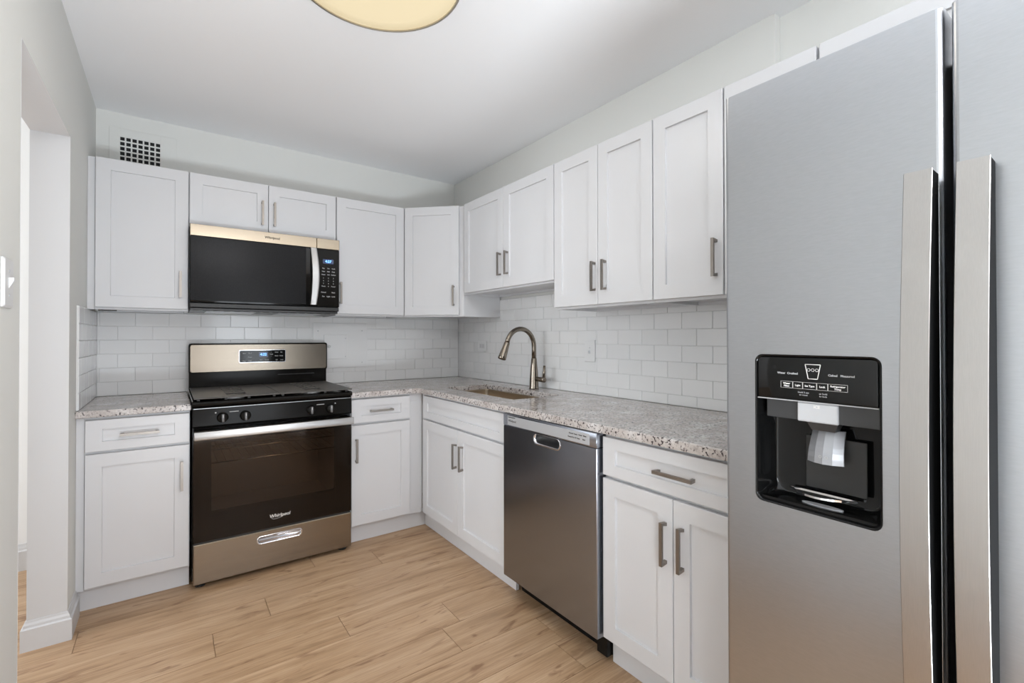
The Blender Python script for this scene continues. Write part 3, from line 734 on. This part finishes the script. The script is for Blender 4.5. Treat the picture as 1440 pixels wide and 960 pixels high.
m.loft([O(0, .598), O(0, NF-.0025), O(.002, NF), pk(0, NF), pk(.001, NF-.04), O(0, .598)], False, False)
dw = part(m, 'door', 'steel_dw', t)
m = MB(); m.loft([pk(-.002, NF+.0003), pk(-.002, NF+.002), pk(.003, NF+.002), pk(.005, NF-.006)], False, False, True); pc = part(m, 'pocket_handle', 'chrome', dw)
m = MB(); m.loft([pk(.0051, NF-.006), pk(.008, NF-.015), pk(.014, NF-.034)], False, True, True); m.build('pocket', 'dark_grey', pc, BASE[t.name])
m = MB(); m.box(RIGHT, U0, U1, .598, NF+.001, .7975, .8535, .003, 2); cp = part(m, 'control_strip', 'steel_dw', t)
m = MB(); m.box(RIGHT, U0+.035, U1-.035, NF+.0011, NF+.0022, .803, .8445, .0005); pl_ = part(m, 'control_overlay', 'silver', cp)
part(text_mb([('Whirlpool', .014, 1.642, NF+.0024, .823, 'CENTER', .1, .0002)], RIGHT), 'logo', 'letter_dark', cp)
for s_, u, z in (('Normal', 2.03, .833), ('Heavy', 2.055, .833), ('1 Hour', 2.08, .833), ('Rinse', 2.105, .833), ('Heated Dry', 2.03, .819), ('Hi Temp', 2.065, .819), ('Start', 2.10, .819)):
    part(text_mb([(s_, .0075, u, NF+.0024, z, 'CENTER', 0, .0002)], RIGHT), 'button_label', 'letter_dark', cp)
m = MB(); m.box(RIGHT, 1.612, 1.665, NF+.0023, NF+.003, .8375, .8405); part(m, 'status_window', 'black_gloss', cp)

m = MB(); m.box(RIGHT, U0+.004, U1+.004, .56, .63, .8515, .8558); part(m, 'gasket', 'black_matte', t)

# ------------------------------------------------------------------ refrigerator
NF, NB = .86, .79
t = thing('refrigerator', 'large stainless side-by-side refrigerator with water and ice dispenser', 'refrigerator', RIGHT(3.23, .4, 0))
m = MB(); m.box(RIGHT, 2.781, 3.686, .04, .778, .03, 1.695, .004); m.box(RIGHT, 2.80, 3.67, .60, .80, .004, .045)
part(m, 'body', 'black_matte', t)
D = {}
def fridge_door(u0, u1, hole=None):
    z0, z1 = .055, 1.765; k = 5
    L = [[RIGHT(u, NB, z) for u, z in rrect(u0, u1, z0, z1, .003, k)], [RIGHT(u, NF-.012, z) for u, z in rrect(u0, u1, z0, z1, .003, k)]]
    for i in range(1, 6):
        a = PI/2*i/5; d = .010*(1-math.cos(a)); L.append([RIGHT(u, NF-.012+.012*math.sin(a), z) for u, z in rrect(u0+d, u1-d, z0+d*.3, z1-d*.3, .003, k)])
    m = MB()
    if hole:
        h = lambda a, n: [RIGHT(u, n, z) for u, z in rrect(hole[0]+a, hole[1]-a, hole[2]+a, hole[3]-a, .016, k)]
        L += [h(0, NF), h(0, NB), L[0]]; m.loft(L, False, False)
    else: m.loft(L)
    return m
HO = (2.845, 3.075, .846, 1.167)
fd = part(fridge_door(2.775, 3.163, HO), 'freezer_door', 'steel_fridge', t)
rd = part(fridge_door(3.172, 3.69), 'fridge_door', 'steel_fridge', t)
m = MB(); m.box(RIGHT, 2.79, 3.155, .779, .789, .06, 1.69); m.box(RIGHT, 3.18, 3.68, .779, .789, .06, 1.69); part(m, 'door_gasket', 'black_matte', t)
def fridge_handle(ua, ub):
    def sect(z, s, side):
        n = NF+.040+.035*math.sin(PI*s)
        if side: return [RIGHT(u, nn, z) for u, nn in ((ua+.004, NF+.0003), (ub-.001, NF+.0003), (ub-.0002, n-.0023), (ua+.004, n-.0023))]
        w = .0008
        return [RIGHT(u, nn, z) for u, nn in ((ua, n-.0022), (ub, n-.0022), (ub, n-w), (ub-w, n), (ua+w, n), (ua, n-w))]
    a = MB(); a.loft([sect(1.482-1.06*i/24, i/24, 0) for i in range(25)], smooth=False)
    b = MB(); b.loft([sect(1.480-1.056*i/24, i/24, 1) for i in range(25)], smooth=False)
    return a, b
for door, (a, c) in ((fd, (3.1185, 3.1565)), (rd, (3.185, 3.2245))):
    f, s = fridge_handle(a, c); h = part(f, 'handle', 'steel_handle', door)
    s.build('handle_grip', 'grip_black', h, BASE[t.name])
# dispenser recess
m = MB(); h = lambda a, n, r=.016: [RIGHT(u, n, z) for u, z in rrect(HO[0]+a, HO[1]-a, HO[2]+a, HO[3]-a, r, 5)]
m.loft([h(.0002, NF+.0015), h(.003, NF+.0015), h(.004, NF-.004), h(.007, NF-.012), h(.012, NB+.006, .03), h(.02, NB+.003, .03)], False, True, True)
dp = part(m, 'dispenser', 'black_gloss', fd)
def sub(m, name, mat): return m.build(name, mat, dp, BASE[t.name])
m = MB(); m.box(RIGHT, HO[0]+.0045, HO[1]-.0045, NF-.03, NF-.0005, 1.0725, HO[3]-.0045, .003, 2)
sub(m, 'dispenser_panel', 'black_gloss')
m = MB(); m.box(RIGHT, HO[0]+.005, HO[1]-.005, NF-.008, NF-.0002, 1.0705, 1.0723); sub(m, 'accent_line', 'lettering')
m = MB(); m.box(RIGHT, HO[0]+.02, HO[1]-.005, NF-.03, NF-.010, 1.0315, 1.070, .001); sub(m, 'lower_band', 'dark_grey')
m = MB(); m.box(RIGHT, 2.929, 3.003, NF-.03, NF-.004, 1.0305, 1.0698, .002); sub(m, 'chute_cover', 'silver')
text_mb([('ICE', .008, 2.966, NF-.0038, 1.062, 'CENTER', 0, .0003)], RIGHT).build('chute_lettering', 'letter_white', dp, BASE[t.name])
m = MB()
m.loft([[RIGHT(u, n, z) for u, n in ((2.94, NF-.05), (2.998, NF-.05), (2.998, NF-.02), (2.94, NF-.02))] for z in (1.030,)]+[[RIGHT(u, n, z) for u, n in ((2.948, NF-.05), (2.99, NF-.05), (2.99, NF-.026), (2.948, NF-.026))] for z in (1.012,)])
sub(m, 'ice_chute', 'dark_grey')
# paddle: curved silver lever leaning out
m = MB(); L = []
for i in range(7):
    s = i/6; z = 1.012-.066*s; n = NF-.046+.020*math.sin(PI*.5*s)+.004; w = .0295+.0035*s
    row_ = [(2.970-w, n-.010), (2.970-w*.5, n), (2.970, n+.004), (2.970+w*.5, n), (2.970+w, n-.010), (2.970+w, n-.014), (2.970-w, n-.014)]
    L.append([RIGHT(u, q, z) for u, q in row_])
m.loft(L, smooth=False); sub(m, 'paddle', 'paddle')
text_mb([('o o', .013, 2.972, NF-.0168, .962, 'CENTER', 0, 0)], RIGHT).build('paddle_marks', 'lettering', dp, BASE[t.name])
m = MB(); m.box(RIGHT, 2.925, 3.035, NB+.0125, NB+.015, .885, .995, .001); sub(m, 'back_plate', 'black_matte')
m = MB(); m.prism_z(RIGHT, [(HO[0]+.012, NB+.012), (HO[1]-.012, NB+.012), (HO[1]-.006, NF-.008), (HO[0]+.006, NF-.008)], .8505, .857); sub(m, 'drip_tray', 'black_gloss')
# crescent rim of the tray rest
L = []
for i in range(13):
    s = i/12; u = 2.895+.125*s; n = NB+.018+.034*math.sin(PI*s)
    L.append([RIGHT(u, n, .874), RIGHT(u, n+.004, .874), RIGHT(u, n+.004, .878), RIGHT(u, n, .878)])
m = MB(); m.loft(L); m.box(RIGHT, 2.895, 3.02, NB+.014, NB+.018, .874, .878); sub(m, 'tray_rim', 'chrome')
m = MB(); m.loft([[RIGHT(2.965+.038*math.cos(2*PI*k/24), NF-.03+.009*math.sin(2*PI*k/24), z) for k in range(24)] for z in (.8572, .859)]); sub(m, 'drain_grille', 'silver')
# dispenser lettering
n = NF-.0002
cup = MB()
P = [(2.9465, 1.148), (2.9745, 1.148), (2.969, 1.119), (2.952, 1.119)]
for i in range(4):
    (a, b), (c, d) = P[i], P[(i+1) % 4]; cup.tube([RIGHT(a, n, b), RIGHT(c, n, d)], .0008, 5)
for k in range(3): cup.tube([RIGHT(2.953+k*.0075+.003*math.cos(a), n, 1.137+.003*math.sin(a)) for a in [2*PI*q/6 for q in range(7)]], .0004, 4)
cup.build('glass_symbol', 'letter_white', dp, BASE[t.name])
for a, c, s_ in ((2.899, 2.922, 'Water\nFilter'), (2.923, 2.941, 'Light'), (2.942, 2.967, 'Ice Type'), (2.968, 2.987, 'Lock'), (2.988, 3.021, 'Refrigerator\nTemp')):
    fr_ = MB()
    for (p, q) in (((a, 1.0975), (c, 1.0975)), ((c, 1.0975), (c, 1.111)), ((c, 1.111), (a, 1.111)), ((a, 1.111), (a, 1.0975))): fr_.tube([RIGHT(p[0], n, p[1]), RIGHT(q[0], n, q[1])], .0003, 4)
    ls = s_.split('\n')
    text_mb([(l, .0052, (a+c)/2, n, 1.104+(len(ls)-1)*.0026-i*.0052, 'CENTER', 0, .0001) for i, l in enumerate(ls)], RIGHT, fr_).build('touch_button', 'letter_white', dp, BASE[t.name])
tx = []
for s_, u, z in (('Water', 2.90, 1.128), ('Crushed', 2.922, 1.128), ('Cubed', 2.996, 1.128), ('Measured', 3.021, 1.128)): tx.append((s_, .006, u, n, z, 'CENTER', 0, .0001))
for s_, u, z in (('Hold 3 sec', 2.943, 1.090), ('to reset', 2.943, 1.085), ('or hold', 2.979, 1.090), ('to lock', 2.979, 1.085)): tx.append((s_, .0048, u, n, z, 'CENTER', 0, 0))
text_parts(tx, RIGHT, 'button_label', 'lettering', dp, BASE[t.name])

# ------------------------------------------------------------------ ceiling lamp
t = thing('ceiling_light', 'round flush ceiling light with a warm glowing diffuser', 'lamp', (-1.379, -1.90, ZC))
LC = Vector((-1.379, -1.90, 0)); RL = .275; ZL = 2.362
m = MB(); seg = 64
ring = lambda r, z: [LC+Vector((r*math.cos(2*PI*k/seg), r*math.sin(2*PI*k/seg), z)) for k in range(seg)]
m.loft([ring(RL-.012, ZC-.001), ring(RL-.004, ZC-.03), ring(RL, ZL+.004), ring(RL, ZL), ring(RL-.007, ZL), ring(RL-.007, ZL+.006), ring(RL-.012, ZC-.0012)], False, False, False); part(m, 'shade', 'brass', t)
m = MB(); m.loft([ring(RL-.008, ZL+.010), ring(RL-.008, ZL+.004), ring(RL*.8, ZL+.001), ring(RL*.4, ZL-.001), ring(.01, ZL-.0015)], True, True, True); part(m, 'diffuser', 'diffuser', t)
l = bpy.data.lights.new('ceiling_bulb', 'AREA'); l.shape = 'DISK'; l.size = .5; l.energy = 3.0; l.color = (1, .94, .86)
o = bpy.data.objects.new('ceiling_bulb', l); COL.objects.link(o); o.location = (LC.x, LC.y, ZL-.006)

# ------------------------------------------------------------------ vent, access panel, outlets, switch
t = thing('wall_vent', 'white painted wall vent grille with square holes above the left wall cabinet', 'vent', BACK(-2.05, 0, 2.2))
m = MB(); a0, a1, z0, z1 = -2.185, -1.885, 2.0, 2.362
v0, v1, y0, y1 = -2.142, -1.958, 2.10, 2.318
m.box(BACK, a0, v0, .0005, .006, z0, z1, .001); m.box(BACK, v1, a1, .0005, .006, z0, z1, .001); m.box(BACK, v0, v1, .0005, .006, y1, z1, .001); m.box(BACK, v0, v1, .0005, .006, z0, y0, .001)
part(m, 'frame', 'wall', t)
m = MB(); nx, nz = 7, 8; w = (v1-v0)/nx; hh = (y1-y0)/nz
for i in range(nx+1): m.box(BACK, v0+i*w-.0035, v0+i*w+.0035, .0012, .005, y0, y1)
for i in range(nz+1): m.box(BACK, v0, v1, .0014, .0056, y0+i*hh-.0038, y0+i*hh+.0038)
part(m, 'grille', 'wall', t)
m = MB(); m.box(BACK, v0, v1, .0004, .001, y0, y1); part(m, 'duct_shade_sheet', 'shadow_gap', t)  # flat dark sheet standing in for the shade inside the duct

t = thing('access_panel', 'white square access panel with a small hatch on the tiles right of the range', 'panel', BACK(-.95, .01, 1.0))
nn = .0115
m = MB(); m.box(BACK, -1.131, -.762, nn, nn+.004, .993, 1.303, .0012); pn = part(m, 'cover_plate', 'white', t)
m = MB(); m.box(BACK, -1.062, -.905, nn+.0042, nn+.009, 1.056, 1.222, .0015); ht = part(m, 'hatch', 'white', t)
for u, z in ((-1.099, 1.249), (-.799, 1.251), (-.798, 1.027), (-1.099, 1.027)):
    m = MB(); m.disc_stack(BACK(u, nn+.0042, z), BACK.n, [(.004, 0), (.0035, .0015), (0, .002)], 10); part(m, 'screw', 'silver', t)
for u, z in ((-.917, 1.197), (-.917, 1.071)):
    m = MB(); m.disc_stack(BACK(u, nn+.0092, z), BACK.n, [(.0035, 0), (.003, .0015), (0, .002)], 10); part(m, 'screw', 'silver', t)
m = MB(); m.disc_stack(BACK(-1.029, nn+.0092, 1.142), BACK.n, [(.007, 0), (.006, .004), (.009, .008), (.009, .012), (0, .014)], 14); part(m, 'knob', 'white', t)

t = thing('outlet', 'white wall outlet laid sideways on the tiles left of the faucet', 'outlet', RIGHT(.38, .01, 1.14))
m = MB(); m.box(RIGHT, .322, .440, .0115, .0165, 1.101, 1.177, .0015); part(m, 'cover_plate', 'white', t)
m = MB(); m.box(RIGHT, .346, .416, .0167, .0185, 1.122, 1.156, .001); o = part(m, 'receptacle', 'trim', t)
for u in (.365, .397):
    for z in (1.133, 1.145):
        m = MB(); m.box(RIGHT, u-.004, u+.004, .0186, .0188, z-.0012, z+.0012); m.build('slot', 'black_matte', o, BASE[t.name])

t = thing('outlet', 'upright white wall plate with a small toggle on the tiles right of the faucet', 'outlet', RIGHT(1.5, .01, 1.12))
m = MB(); m.box(RIGHT, 1.462, 1.541, .0115, .0175, 1.067, 1.188, .0018); part(m, 'cover_plate', 'white', t)
m = MB(); m.box(RIGHT, 1.497, 1.507, .0177, .026, 1.113, 1.130, .002); part(m, 'toggle', 'silver', t)
m = MB(); m.disc_stack(RIGHT(1.502, .0177, 1.145), RIGHT.n, [(.0035, 0), (.003, .001), (0, .0015)], 10); part(m, 'screw', 'silver', t)
t = thing('light_switch', 'white light switch plate on the grey wall left of the doorway', 'switch', LEFT(-1.71, 0, 1.34))
m = MB(); m.loft([[LEFT(u, n, z) for u, z in rrect(-1.752+a, -1.672-a, 1.278+a, 1.399-a, .004)] for a, n in ((0, .0005), (0, .004), (.004, .0075))]); part(m, 'cover_plate', 'white', t)
m = MB(); m.prism_u(LEFT, [(.0076, 1.325), (.0076, 1.352), (.0165, 1.352), (.0165, 1.344)], -1.717, -1.707); part(m, 'toggle', 'white', t)
for z in (1.368, 1.308):
    m = MB(); m.disc_stack(LEFT(-1.712, .0076, z), LEFT.n, [(.0035, 0), (.003, .001), (0, .0014)], 10); part(m, 'screw', 'silver', t)
